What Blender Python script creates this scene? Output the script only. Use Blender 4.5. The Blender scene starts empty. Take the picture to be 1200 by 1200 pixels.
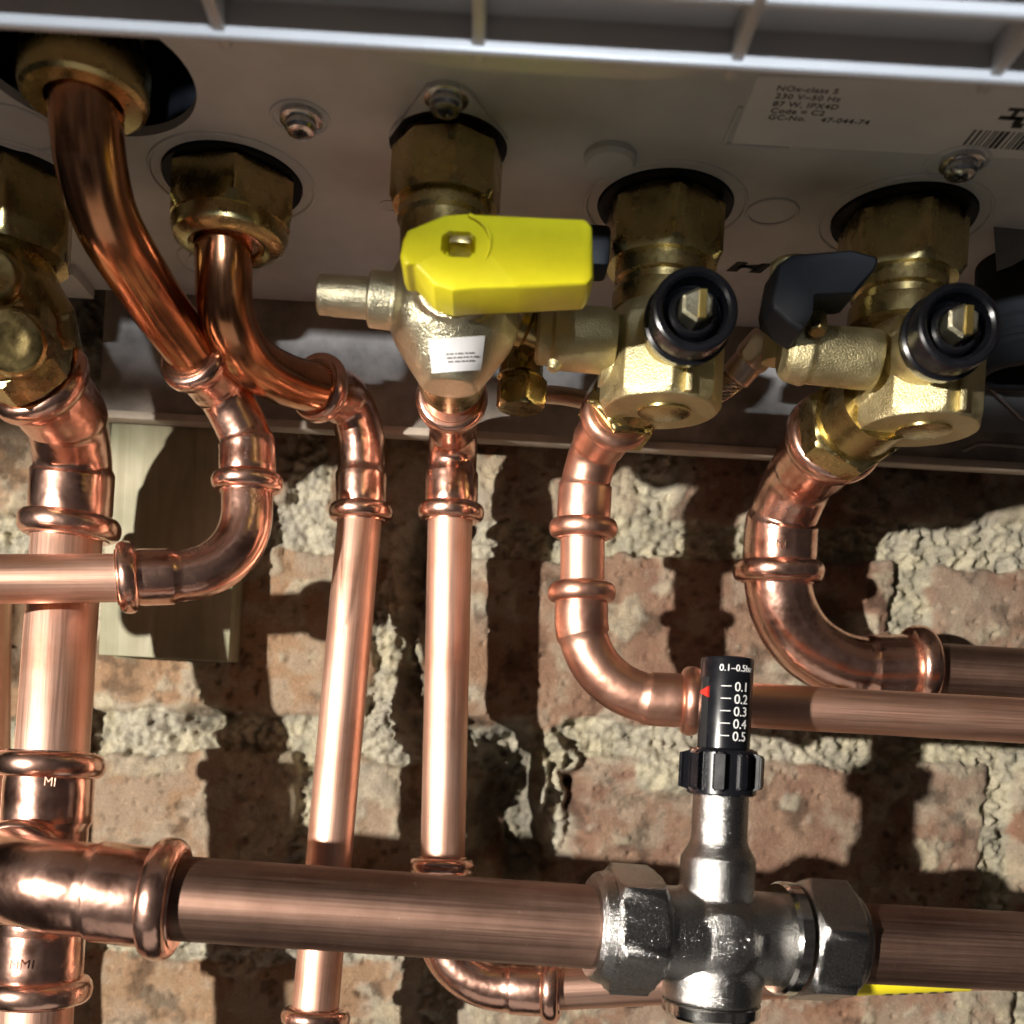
import bpy, bmesh, math, random
import numpy as np
from mathutils import Vector, Matrix, Quaternion
random.seed(4); rng = np.random.RandomState(4)
sc = bpy.context.scene
COL = sc.collection
MM = 0.001
# ------------------------------------------------------------------ measured view (used to read real positions off the photo)
F = 1200.0; PU, PV = 560.0, 870.0; ROLL = math.radians(3.3)
CR, SR = math.cos(ROLL), math.sin(ROLL)
def P(u, v, Y):
    """photo pixel at depth Y (mm) -> world point in metres"""
    xc = (u-PU)/F*Y; yc = (PV-v)/F*Y
    return Vector((xc*CR-yc*SR, Y, xc*SR+yc*CR))*MM
def U(u, v, z=150.0):
    """photo pixel on the horizontal plane z (mm)"""
    xc = (u-PU)/F; yc = (PV-v)/F
    return P(u, v, z/(xc*SR+yc*CR))
# ------------------------------------------------------------------ materials
def mat(name):
    m = bpy.data.materials.new(name); m.use_nodes = True
    nt = m.node_tree; b = nt.nodes['Principled BSDF']
    return m, nt, b
def N(nt, t, **kw):
    n = nt.nodes.new(t)
    for k, v in kw.items():
        if k in n.inputs: n.inputs[k].default_value = v
        else: setattr(n, k, v)
    return n
def ramp(nt, stops):
    r = nt.nodes.new('ShaderNodeValToRGB'); e = r.color_ramp.elements
    while len(e) < len(stops): e.new(0.5)
    for i, (p, c) in enumerate(stops):
        e[i].position = p; e[i].color = (*c, 1) if len(c) == 3 else c
    return r
def metal(name, c1, c2, rough=(.2, .35), streak=None, nscale=120, bump=.0, bscale=300, bdist=.0003, grain=0, gscale=2500, spots=None, c3=None, ani=0):
    m, nt, b = mat(name); L = nt.links
    tc = N(nt, 'ShaderNodeTexCoord')
    b.inputs['Metallic'].default_value = 1
    n1 = N(nt, 'ShaderNodeTexNoise', Scale=nscale, Detail=5.0, Roughness=.6)
    L.new(tc.outputs['Object'], n1.inputs['Vector'])
    r1 = ramp(nt, [(.3, c1), (.7, c2)] if c3 is None else [(.28, c3), (.45, c1), (.72, c2)])
    L.new(n1.outputs['Fac'], r1.inputs['Fac'])
    col = r1.outputs['Color']
    mr = N(nt, 'ShaderNodeMapRange'); mr.inputs['To Min'].default_value = rough[0]; mr.inputs['To Max'].default_value = rough[1]
    mr.inputs['From Min'].default_value = .3; mr.inputs['From Max'].default_value = .7
    src = n1.outputs['Fac']
    hgt = None
    if streak:
        mp = N(nt, 'ShaderNodeMapping'); mp.inputs['Scale'].default_value = (streak[0], streak[1], 1)
        L.new(tc.outputs['UV'], mp.inputs['Vector'])
        n2 = N(nt, 'ShaderNodeTexNoise', Scale=1.0, Detail=4.0, Roughness=.65)
        L.new(mp.outputs['Vector'], n2.inputs['Vector'])
        mx = N(nt, 'ShaderNodeMix', data_type='RGBA', blend_type='MULTIPLY'); mx.inputs['Factor'].default_value = streak[2]
        r2 = ramp(nt, [(.3, (.45, .4, .38)), (.6, (1, 1, 1))]); L.new(n2.outputs['Fac'], r2.inputs['Fac'])
        L.new(col, mx.inputs['A']); L.new(r2.outputs['Color'], mx.inputs['B']); col = mx.outputs['Result']
        src = n2.outputs['Fac']; hgt = n2.outputs['Fac']
    if spots:
        n3 = N(nt, 'ShaderNodeTexNoise', Scale=spots[0], Detail=3.0, Roughness=.7)
        L.new(tc.outputs['Object'], n3.inputs['Vector'])
        r3 = ramp(nt, [(spots[1], (0, 0, 0)), (spots[1]+.06, (1, 1, 1))]); L.new(n3.outputs['Fac'], r3.inputs['Fac'])
        mx = N(nt, 'ShaderNodeMix', data_type='RGBA'); L.new(r3.outputs['Color'], mx.inputs['Factor'])
        L.new(col, mx.inputs['A']); mx.inputs['B'].default_value = (*spots[2], 1); col = mx.outputs['Result']
    L.new(col, b.inputs['Base Color'])
    L.new(src, mr.inputs['Value']); L.new(mr.outputs['Result'], b.inputs['Roughness'])
    if ani: b.inputs['Anisotropic'].default_value = ani
    last = None
    if bump:
        nb = N(nt, 'ShaderNodeTexNoise', Scale=bscale, Detail=2.0); L.new(tc.outputs['Object'], nb.inputs['Vector'])
        bp = N(nt, 'ShaderNodeBump', Strength=bump, Distance=bdist); L.new(nb.outputs['Fac'], bp.inputs['Height']); last = bp
    if hgt is not None:
        bp = N(nt, 'ShaderNodeBump', Strength=.25, Distance=.00006); L.new(hgt, bp.inputs['Height'])
        if last: L.new(last.outputs['Normal'], bp.inputs['Normal'])
        last = bp
    if grain:
        nb = N(nt, 'ShaderNodeTexNoise', Scale=gscale, Detail=2.0, Roughness=.6); L.new(tc.outputs['Object'], nb.inputs['Vector'])
        bp = N(nt, 'ShaderNodeBump', Strength=grain, Distance=.00025); L.new(nb.outputs['Fac'], bp.inputs['Height'])
        if last: L.new(last.outputs['Normal'], bp.inputs['Normal'])
        last = bp
    if last: L.new(last.outputs['Normal'], b.inputs['Normal'])
    return m
def plain(name, c, rough=.5, metallic=0, nvar=.12, nscale=150, bump=0, bscale=1500, bdist=.0002, spec=.5, coat=0):
    m, nt, b = mat(name); L = nt.links
    tc = N(nt, 'ShaderNodeTexCoord'); n1 = N(nt, 'ShaderNodeTexNoise', Scale=nscale, Detail=4.0, Roughness=.6)
    L.new(tc.outputs['Object'], n1.inputs['Vector'])
    r = ramp(nt, [(.3, tuple(x*(1-nvar) for x in c)), (.7, tuple(min(1, x*(1+nvar)) for x in c))])
    L.new(n1.outputs['Fac'], r.inputs['Fac']); L.new(r.outputs['Color'], b.inputs['Base Color'])
    mr = N(nt, 'ShaderNodeMapRange'); mr.inputs['To Min'].default_value = max(.03, rough-.08); mr.inputs['To Max'].default_value = rough+.08
    L.new(n1.outputs['Fac'], mr.inputs['Value']); L.new(mr.outputs['Result'], b.inputs['Roughness'])
    b.inputs['Metallic'].default_value = metallic; b.inputs['Specular IOR Level'].default_value = spec
    b.inputs['Coat Weight'].default_value = coat
    if bump:
        nb = N(nt, 'ShaderNodeTexNoise', Scale=bscale, Detail=3.0); L.new(tc.outputs['Object'], nb.inputs['Vector'])
        bp = N(nt, 'ShaderNodeBump', Strength=bump, Distance=bdist); L.new(nb.outputs['Fac'], bp.inputs['Height'])
        L.new(bp.outputs['Normal'], b.inputs['Normal'])
    return m
M = {}
M['pipe'] = metal('drawn_copper', (.76, .46, .345), (.86, .57, .45), (.38, .50), streak=(80, 2.0, .38), nscale=38, spots=(420, .71, (.40, .19, .12)), c3=(.62, .33, .23), ani=.3)
M['pipe_satin'] = metal('satin_drawn_copper', (.74, .42, .30), (.84, .52, .40), (.40, .52), streak=(80, 2.5, .25), nscale=60)
M['pipe_dull'] = metal('tarnished_copper', (.20, .12, .09), (.28, .175, .135), (.46, .60), streak=(90, 1.6, .6), nscale=90, spots=(300, .70, (.44, .32, .20)), ani=.3)
M['tail'] = metal('browned_copper', (.60, .27, .13), (.72, .36, .20), (.13, .28), streak=(12, 4, .4), nscale=45, bump=.35, bscale=70, bdist=.0009, c3=(.40, .17, .10), spots=(160, .72, (.2, .09, .06)))
M['fitting'] = metal('polished_copper', (.82, .48, .37), (.90, .58, .47), (.17, .30), nscale=80, bump=.5, bscale=150, bdist=.0006, c3=(.56, .27, .19), spots=(420, .70, (.42, .20, .14)))
M['fitting_satin'] = metal('satin_copper', (.68, .37, .27), (.77, .46, .35), (.33, .44), nscale=110, bump=.5, bscale=150, bdist=.0005, c3=(.70, .34, .25))
M['brass_cast'] = metal('cast_brass', (.54, .47, .26), (.66, .58, .34), (.40, .54), nscale=200, grain=1.0, gscale=2200)
M['brass'] = metal('machined_brass', (.43, .34, .145), (.53, .43, .21), (.22, .34), nscale=220, grain=.06, gscale=1800, spots=(260, .80, (.34, .24, .10)))
M['brass_old'] = metal('darkened_brass', (.36, .27, .11), (.46, .36, .16), (.2, .34), nscale=160, grain=.10, gscale=1200, bump=.3, bscale=120, bdist=.0008)
M['brass_yellow'] = metal('bright_brass', (.78, .60, .16), (.86, .68, .24), (.3, .4))
M['brass_pale'] = metal('pale_plated_brass', (.62, .58, .40), (.72, .68, .50), (.28, .42), nscale=200, grain=.9, gscale=2000)
M['nickel'] = metal('nickel_plate', (.30, .295, .285), (.50, .49, .48), (.17, .27), nscale=2600, grain=.85, gscale=2700)  # fine light and dark colour speckle imitates glints on the cast grain
M['nickel_bright'] = metal('bright_nickel', (.58, .57, .54), (.68, .67, .64), (.10, .2), nscale=180, grain=.12, gscale=1600)
M['steel'] = metal('zinc_steel', (.55, .56, .58), (.68, .69, .7), (.15, .28), nscale=300)
M['hose'] = metal('braided_steel', (.50, .36, .28), (.62, .48, .38), (.3, .45), nscale=200)
M['casing'] = plain('grey_plastic', (.60, .60, .585), .46, nvar=.12, nscale=38, bump=.12, bscale=2200)
M['grille'] = plain('pale_grey_plastic', (.55, .54, .53), .33, nvar=.06, nscale=40, bump=.1, bscale=1800)
M['board'] = plain('dull_board', (.27, .235, .20), .75, nvar=.45, nscale=60, bump=.3, bscale=900)
M['board_edge'] = plain('board_edge', (.42, .36, .29), .7, nvar=.2, nscale=90)
M['black'] = plain('black_plastic', (.006, .0065, .009), .26, nvar=.2, nscale=200)
M['black_matt'] = plain('black_rubber', (.0045, .005, .007), .55, nvar=.2, nscale=200, bump=.15, spec=.3)
M['dark'] = plain('dark_interior', (.006, .006, .007), .8)
M['yellow'] = plain('yellow_plastic', (.86, .79, .022), .38, nvar=.07, nscale=140, bump=.06, bscale=1200)
M['label'] = plain('label_paper', (.78, .76, .73), .5, nvar=.05, nscale=60)
M['sticker'] = plain('sticker_foil', (.66, .67, .70), .3, nvar=.1, nscale=120, spec=.6)
M['ink'] = plain('ink', (.015, .014, .013), .6)
M['grey_ink'] = plain('grey_print', (.16, .14, .14), .5)
M['white'] = plain('white_print', (.82, .82, .82), .5, nvar=.02)
M['red'] = plain('red_plastic', (.75, .03, .02), .35, nvar=.08)
M['greyplastic'] = plain('mid_grey_plastic', (.16, .15, .14), .5, nvar=.1)
M['gas_tape'] = plain('yellow_tape', (.85, .72, .02), .45, nvar=.05)
def wood():
    m, nt, b = mat('treated_timber'); L = nt.links
    tc = N(nt, 'ShaderNodeTexCoord'); mp = N(nt, 'ShaderNodeMapping'); mp.inputs['Scale'].default_value = (90, 60, 7)
    L.new(tc.outputs['Object'], mp.inputs['Vector'])
    n = N(nt, 'ShaderNodeTexNoise', Scale=1.0, Detail=6.0, Roughness=.6, Distortion=1.2); L.new(mp.outputs['Vector'], n.inputs['Vector'])
    r = ramp(nt, [(.25, (.17, .14, .085)), (.5, (.28, .25, .165)), (.75, (.37, .34, .25))]); L.new(n.outputs['Fac'], r.inputs['Fac'])
    n2 = N(nt, 'ShaderNodeTexNoise', Scale=45.0, Detail=3.0); L.new(tc.outputs['Object'], n2.inputs['Vector'])
    r2 = ramp(nt, [(.4, (1, 1, 1)), (.7, (.55, .62, .5))]); L.new(n2.outputs['Fac'], r2.inputs['Fac'])
    mx = N(nt, 'ShaderNodeMix', data_type='RGBA', blend_type='MULTIPLY'); mx.inputs['Factor'].default_value = .8
    L.new(r.outputs['Color'], mx.inputs['A']); L.new(r2.outputs['Color'], mx.inputs['B']); L.new(mx.outputs['Result'], b.inputs['Base Color'])
    b.inputs['Roughness'].default_value = .65
    bp = N(nt, 'ShaderNodeBump', Strength=.4, Distance=.0005); L.new(n.outputs['Fac'], bp.inputs['Height']); L.new(bp.outputs['Normal'], b.inputs['Normal'])
    return m
M['wood'] = wood()
def masonry():
    m, nt, b = mat('old_masonry'); L = nt.links
    a = N(nt, 'ShaderNodeAttribute', attribute_name='tint')
    tc = N(nt, 'ShaderNodeTexCoord')
    n = N(nt, 'ShaderNodeTexNoise', Scale=1100.0, Detail=6.0, Roughness=.75); L.new(tc.outputs['Object'], n.inputs['Vector'])
    r = ramp(nt, [(.28, (.66, .63, .6)), (.5, (1, 1, 1)), (.74, (1.25, 1.22, 1.18))]); L.new(n.outputs['Fac'], r.inputs['Fac'])
    mx = N(nt, 'ShaderNodeMix', data_type='RGBA', blend_type='MULTIPLY'); mx.inputs['Factor'].default_value = .9
    L.new(a.outputs['Color'], mx.inputs['A']); L.new(r.outputs['Color'], mx.inputs['B']); L.new(mx.outputs['Result'], b.inputs['Base Color'])
    b.inputs['Roughness'].default_value = .9; b.inputs['Specular IOR Level'].default_value = .25
    bp = N(nt, 'ShaderNodeBump', Strength=.8, Distance=.0013); L.new(n.outputs['Fac'], bp.inputs['Height']); L.new(bp.outputs['Normal'], b.inputs['Normal'])
    return m
M['masonry'] = masonry()
# ------------------------------------------------------------------ object helpers
def thing(name, label, cat, loc, group=None):
    o = bpy.data.objects.new(name, None); o.empty_display_size = .01; COL.objects.link(o)
    o.location = loc; o['label'] = label; o['category'] = cat
    if group: o['group'] = group
    return o
def origin_of(p):
    v = Vector((0, 0, 0))
    while p: v += p.location; p = p.parent
    return v
def link(name, me, m, parent=None, label=None, smooth=None):
    o = bpy.data.objects.new(name, me); COL.objects.link(o)
    ms = m if isinstance(m, (list, tuple)) else [m]
    me.materials.clear()
    for x in ms: me.materials.append(x)
    if smooth is not None:
        me.polygons.foreach_set('use_smooth', [True]*len(me.polygons))
        if smooth < 180: me.set_sharp_from_angle(angle=math.radians(smooth))
    if parent:
        me.transform(Matrix.Translation(-origin_of(parent))); o.parent = parent
    if label: o['label'] = label
    return o
def tag(o, label, cat, group=None, kind=None):
    if label: o['label'] = label
    if cat: o['category'] = cat
    if group: o['group'] = group
    if kind: o['kind'] = kind
    return o
def mesh_of(bm, name='shape'):
    bmesh.ops.recalc_face_normals(bm, faces=bm.faces)
    me = bpy.data.meshes.new(name); bm.to_mesh(me); bm.free(); return me
def frame(axis, ref=None):
    a = Vector(axis).normalized()
    r = Vector(ref) if ref is not None else (Vector((0, 0, 1)) if abs(a.z) < .9 else Vector((0, -1, 0)))
    x = (r - a*r.dot(a)).normalized(); y = a.cross(x)
    return a, x, y
def lathe(bm, o, axis, prof, n=48, flats=None, ref=None, cap=True, uvs=False):
    """prof: list of (t mm along axis, r mm); flats=(sides, apothem mm) clips the round section to a polygon"""
    a, x, y = frame(axis, ref); o = Vector(o)
    rings = []
    for t, r in prof:
        ring = []
        for i in range(n):
            th = 2*math.pi*i/n; rr = r
            if flats:
                k, ap = flats; w = 2*math.pi/k; d = (th+w/2) % w - w/2
                rr = min(r, ap/math.cos(d))
            ring.append(bm.verts.new(o + (a*t + (x*math.cos(th)+y*math.sin(th))*rr)*MM))
        rings.append(ring)
    for A, B in zip(rings, rings[1:]):
        for i in range(n): bm.faces.new((A[i], A[(i+1) % n], B[(i+1) % n], B[i]))
    if cap:
        bm.faces.new(rings[0][::-1]); bm.faces.new(rings[-1])
def hexnut(bm, o, axis, af, h, n=72, sides=6, ref=None, ch=.09, bore=None):
    """chamfered nut: af across flats, height h, centred at o"""
    ap = af/2; rc = ap/math.cos(math.pi/sides); e = h*ch+.5
    prof = [(-h/2, ap*.90), (-h/2, ap*.98), (-h/2+e*.5, (ap*.98+rc)/2), (-h/2+e, rc+.05), (h/2-e, rc+.05), (h/2-e*.5, (ap*.98+rc)/2), (h/2, ap*.98), (h/2, ap*.90)]
    if bore: prof = [(-h/2+2, bore), (-h/2, bore)] + prof + [(h/2, bore), (h/2-2, bore)]
    lathe(bm, o, axis, prof, n, (sides, ap), ref)
def box(bm, lo, hi, bev=0, seg=2):
    r = bmesh.ops.create_cube(bm, size=1); vs = r['verts']
    lo, hi = Vector(lo)*MM, Vector(hi)*MM
    for v in vs: v.co = Vector((lo[i]+(v.co[i]+.5)*(hi[i]-lo[i]) for i in range(3)))
    if bev:
        es = list({e for v in vs for e in v.link_edges})
        bmesh.ops.bevel(bm, geom=es, offset=bev*MM, segments=seg, profile=.5, affect='EDGES')
def fillet(pts, rad=0, step=.8):
    """polyline with rounded corners, rad mm (number or one per corner) -> dense points (metres)"""
    pts = [Vector(p) for p in pts]; out = [pts[0]]
    for i in range(1, len(pts)-1):
        r = (rad[i-1] if isinstance(rad, (list, tuple)) else rad)*MM
        p, a, b = pts[i], (pts[i-1]-pts[i]), (pts[i+1]-pts[i])
        la, lb = a.length, b.length; a.normalize(); b.normalize()
        ang = a.angle(b)
        if r <= 0 or ang > math.pi-.02: out.append(p); continue
        t = min(r/math.tan(ang/2), la*.95 if i == 1 else la*.5, lb*.95 if i == len(pts)-2 else lb*.5); r = t*math.tan(ang/2)
        c = p + (a+b).normalized()*(r/math.sin(ang/2))
        s, e = p+a*t-c, p+b*t-c; k = max(4, int(r*s.angle(e)/MM/step))
        q = s.rotation_difference(e)
        for j in range(k+1):
            qq = Quaternion(q.axis, q.angle*j/k); out.append(c + qq @ s)
    out.append(pts[-1]); return out
def spline(pts, k=14):
    """smooth curve through points"""
    pts = [Vector(p) for p in pts]; q = [2*pts[0]-pts[1]] + pts + [2*pts[-1]-pts[-2]]; out = []
    for i in range(1, len(q)-2):
        p0, p1, p2, p3 = q[i-1:i+3]
        for j in range(k):
            t = j/k
            out.append(.5*((2*p1)+(p2-p0)*t+(2*p0-5*p1+4*p2-p3)*t*t+(3*p1-p0-3*p2+p3)*t**3))
    out.append(pts[-1]); return out
class Path:
    def __init__(s, pts):
        s.p = [pts[0]]
        for q in pts[1:]:
            if (q-s.p[-1]).length > 1e-6: s.p.append(q)
        s.c = [0]
        for a, b in zip(s.p, s.p[1:]): s.c.append(s.c[-1]+(b-a).length/MM)
        s.L = s.c[-1]
    def at(s, d):
        d = max(0, min(s.L, d)); import bisect
        i = min(max(1, bisect.bisect_left(s.c, d)), len(s.p)-1)
        f = (d-s.c[i-1])/(s.c[i]-s.c[i-1]); return s.p[i-1].lerp(s.p[i], f)
    def tan(s, d): return (s.at(d+.5)-s.at(d-.5)).normalized()
def sweep(bm, path, st, n=40, cap=True, wob=0):
    """tube of varying radius: st = [(arclength mm, radius mm)]"""
    full = []
    for (a, ra), (b, rb) in zip(st, st[1:]):
        k = max(1, int((b-a)/1.6))
        for j in range(k): full.append((a+(b-a)*j/k, ra+(rb-ra)*j/k))
    full.append(st[-1])
    uvl = bm.loops.layers.uv.verify()
    t = path.tan(0); _, x, _ = frame(t, (0, -1, .13))
    rings = []; ph = [random.uniform(0, 6.28) for _ in range(4)]
    for s, r in full:
        t2 = path.tan(s); q = t.rotation_difference(t2); x = q @ x; t = t2
        x = (x-t*x.dot(t)).normalized(); y = t.cross(x); c = path.at(s); ring = []
        for i in range(n):
            th = 2*math.pi*i/n
            rr = r*(1+wob*(math.sin(2*th+s*.05+ph[0])*.5+math.sin(s*.21+ph[1]+th)*.5))
            ring.append(bm.verts.new(c+(x*math.cos(th)+y*math.sin(th))*rr*MM))
        rings.append((s, ring))
    for (sa, A), (sb, B) in zip(rings, rings[1:]):
        for i in range(n):
            f = bm.faces.new((A[i], A[(i+1) % n], B[(i+1) % n], B[i]))
            for l, (uu, vv) in zip(f.loops, ((i/n, sa*.01), ((i+1)/n, sa*.01), ((i+1)/n, sb*.01), (i/n, sb*.01))): l[uvl].uv = (uu, vv)
    if cap:
        bm.faces.new(rings[0][1][::-1]); bm.faces.new(rings[-1][1])
def bead_prof(c, hw, r0, rb, k=12):
    return [(c+hw*math.sin(math.pi*(j/k-.5)), r0+(rb-r0)*math.cos(math.pi*(j/k-.5))**.75) for j in range(k+1)]
def fit_stations(L, r, a, b, big):
    """press fitting profile along its length. a, b: 'bead' (socket with rolled bead) or 'plain'"""
    s = 1.0 if not big else 1.3
    rs, rm, rb, hw, ls = r+1.25*s, r+.55*s, r+3.55*s, 2.9*s, 16*s
    def end():
        return [(0, rs-.3)] + bead_prof(hw+.4, hw, rs-.2, rb) + [(hw*2+1.2, rs-.1), (hw*2+2.2, rs), (ls, rs), (ls+.5*s, rs-.1), (ls+1.6*s, rm)]
    A = end() if a == 'bead' else [(0, rm)]
    B = [(L-t, q) for t, q in reversed(end())] if b == 'bead' else [(L, rm)]
    if A[-1][0] >= B[0][0]:
        A = [x for x in A if x[0] < L*.5-1.5]; B = [x for x in B if x[0] > L*.5+1.5]
    st = A+B; out = [st[0]]
    for x in st[1:]:
        if x[0] > out[-1][0]+1e-3: out.append(x)
    return out
def fitting(name, pts, rad, r, a, b, parent, m='fitting', big=False, label=None, spl=False, wob=.012):
    bm = bmesh.new(); p = Path(spline(pts) if spl else fillet(pts, rad)); sweep(bm, p, fit_stations(p.L, r, a, b, big), 44, wob=wob)
    return link(name, mesh_of(bm), M[m], parent, label, smooth=55)
def pipe(name, pts, rad, r, parent, m='pipe', spl=False, label=None, wob=.004, r2=None):
    bm = bmesh.new(); p = Path(spline(pts) if spl else fillet(pts, rad)); sweep(bm, p, [(0, r), (p.L, r2 or r)], 44, wob=wob)
    return link(name, mesh_of(bm), M[m], parent, label, smooth=50)
def cast(name, build, m, parent, voxel=.5, it=6, label=None, fac=.5):
    """overlapping solids fused and softened into one casting"""
    bm = bmesh.new(); build(bm); me = mesh_of(bm); o = bpy.data.objects.new('tmp', me); COL.objects.link(o)
    md = o.modifiers.new('r', 'REMESH'); md.mode = 'VOXEL'; md.voxel_size = voxel*MM
    sm = o.modifiers.new('s', 'SMOOTH'); sm.factor = fac; sm.iterations = it
    dg = bpy.context.evaluated_depsgraph_get(); me2 = bpy.data.meshes.new_from_object(o.evaluated_get(dg))
    bpy.data.objects.remove(o); bpy.data.meshes.remove(me)
    return link(name, me2, M[m], parent, label, smooth=180)
def solid(name, build, m, parent, label=None, smooth=30):
    bm = bmesh.new(); build(bm); return link(name, mesh_of(bm), M[m], parent, label, smooth=smooth)
def text_mesh(s, size, align='LEFT', ext=.00004, space=1.0, off=0):
    c = bpy.data.curves.new('t', 'FONT'); c.body = s; c.size = size*MM; c.align_x = align; c.extrude = ext; c.space_character = space; c.offset = off
    c.resolution_u = 4
    o = bpy.data.objects.new('t', c); COL.objects.link(o); dg = bpy.context.evaluated_depsgraph_get()
    me = bpy.data.meshes.new_from_object(o.evaluated_get(dg)); bpy.data.objects.remove(o); return me
def place(me, o, x, y):
    x = Vector(x).normalized(); y = Vector(y); y = (y-x*y.dot(x)).normalized(); z = x.cross(y)
    m = Matrix((x, y, z)).transposed().to_4x4(); m.translation = Vector(o); me.transform(m); return me
def cyl(bm, o, axis, r, t0, t1, n=40, bev=.6, **k):
    lathe(bm, o, axis, [(t0, r-bev), (t0+bev, r), (t1-bev, r), (t1, r-bev)], n, **k)
# ------------------------------------------------------------------ brick wall (height field of real relief)
def vnoise(x, y, seed):
    xi = np.floor(x).astype(np.int64); yi = np.floor(y).astype(np.int64); fx = x-xi; fy = y-yi
    def h(a, b):
        q = (a*374761393 + b*668265263 + seed*974711) & 0x7fffffff
        q = ((q ^ (q >> 13))*1274126177) & 0x7fffffff
        q = ((q ^ (q >> 15))*668265263) & 0x7fffffff
        return ((q ^ (q >> 16)) & 0xffff)/65535.0
    u = fx*fx*fx*(fx*(fx*6-15)+10); w = fy*fy*fy*(fy*(fy*6-15)+10)
    a = h(xi, yi); b = h(xi+1, yi); c = h(xi, yi+1); d = h(xi+1, yi+1)
    return (a*(1-u)+b*u)*(1-w)+(c*(1-u)+d*u)*w
def fbm(x, y, s, seed, o=4, g=.5):
    t = 0; a = 1; n = 0
    for i in range(o):
        t = t+a*vnoise(x/s*2**i+17.3*i, y/s*2**i-9.1*i, seed+i); n += a; a *= g
    return t/n
def worley(x, y, seed):
    xi = np.floor(x); yi = np.floor(y); best = np.full_like(x, 9.)
    for i in (-1, 0, 1):
        for j in (-1, 0, 1):
            cx, cy = xi+i, yi+j
            a = (np.sin(cx*127.1+cy*311.7+seed)*43758.5453) % 1.0; b = (np.sin(cx*269.5+cy*183.3+seed*1.7)*43758.5453) % 1.0
            best = np.minimum(best, (cx+a-x)**2+(cy+b-y)**2)
    return np.sqrt(best)
def sstep(a, b, x):
    t = np.clip((x-a)/(b-a), 0, 1); return t*t*(3-2*t)
WALL_Y = 380.0
def build_wall():
    x0, x1, z0, z1, st = -300, 330, -210, 190, .8
    nx, nz = int((x1-x0)/st)+1, int((z1-z0)/st)+1
    X, Z = np.meshgrid(np.linspace(x0, x1, nx), np.linspace(z0, z1, nz))
    wx = X+6*(fbm(X, Z, 22, 3)-.5)*2; wz = Z-.04*X+5*(fbm(X, Z, 26, 9)-.5)*2
    row = np.floor((wz-1)/75.5).astype(int); f = (wz-1)-row*75.5
    dh = np.minimum(f, 75.5-f)
    jh = 6.0+7.0*(fbm(X, Z, 60, 21)-.3)+3.0*fbm(X, Z, 9, 22)-1.5
    joints = {1: [-250, -70, 60, 262], 0: [-262, -150, -32, 158, 270], -1: [-262, -60, 18, 196], -2: [-300, -170, -8, 98, 210], -3: [-230, -100, 40, 150], 2: [-160, -30, 100]}
    dv = np.full_like(X, 999.); bid = np.zeros_like(X)
    for r_, js in joints.items():
        mk = row == r_
        for j in js:
            dv = np.where(mk, np.minimum(dv, np.abs(wx-j)), dv); bid = np.where(mk, bid+(wx > j), bid)
    bid = bid*7+row*13
    rnd = lambda k: ((np.sin(bid*12.9898+k*78.233)*43758.5453) % 1.0)
    jv = jh*.85
    d = np.minimum(dh-jh, dv-jv)                       # >0 on brick
    d = d + 2.4*(fbm(X, Z, 5, 31)-.5)
    mort = 1-sstep(-.55, .55, d)
    big = fbm(X, Z, 40, 41); med = fbm(X, Z, 10, 51, 4, .55); fin = fbm(X, Z, 2.6, 61, 3, .6)
    ridge = 1-np.abs(2*fbm(X, Z, 8, 71, 3, .6)-1)
    hb = 1.6*(rnd(1)-.5)*2+(big-.5)*3+(med-.5)*1.6+(fin-.5)*.55 - 1.6*np.exp(-np.maximum(d, 0)/2.0)
    hb = hb + (wx*.012*(rnd(2)-.5)) + np.where(vnoise(X/3.2, Z/3.2, 88) > .93, -1.2, 0)
    hm = -4.0+(big-.45)*8+(med-.5)*7.5+(ridge-.6)*2.5+(fin-.5)*4.0+(vnoise(X/1.7, Z/1.7, 66)-.5)*1.2
    H = hb*(1-mort)+hm*mort
    jx = X+(med-.5)*3; jz = Z+2*(vnoise(X/4, Z/4, 13)-.5)*2
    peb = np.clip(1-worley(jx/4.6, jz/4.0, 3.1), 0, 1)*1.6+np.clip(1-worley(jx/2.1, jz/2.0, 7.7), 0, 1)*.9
    H = hb*(1-mort)+(hm+(peb-1.2)*1.9)*mort
    pit = worley(X/7.0, Z/7.0, 5.5); H = H-1.6*(1-sstep(.06, .16, pit))*(1-mort)*(vnoise(X/14, Z/14, 19) > .55)
    # lime smeared over brick faces
    sm = .85*sstep(.57, .70, fbm(X, Z, 17, 81, 4, .55)+.16*np.exp(-np.maximum(d, 0)/7))
    H = H+sm*(1-mort)*(.5+1.2*med)
    # raked-out voids and drips
    def blob(cx, cz, rx, rz, dep, col=None, soft=.4):
        nonlocal H
        q = np.sqrt(((X-cx)/rx)**2+((Z-cz)/rz)**2)+.5*(fbm(X, Z, 9, int(abs(cx)*7+abs(cz)))-.5)
        k = 1-sstep(1-soft, 1+soft, q); H = H+dep*k; return k
    drip = np.zeros_like(X); drip0 = drip
    void = np.zeros_like(X)
    for cx, cz, rx, rz, dep in [(18, -26, 20, 26, -26), (-24, 30, 6, 26, -14), (-24, 66, 7, 16, -13), (-13, 84, 8, 12, -12), (2, 4, 15, 4, -9), (-172, 30, 8, 18, -8), (-100, 4, 10, 4, -6), (124, 52, 16, 14, -8)]:
        void = np.maximum(void, blob(cx, cz, rx, rz, dep))
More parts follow.
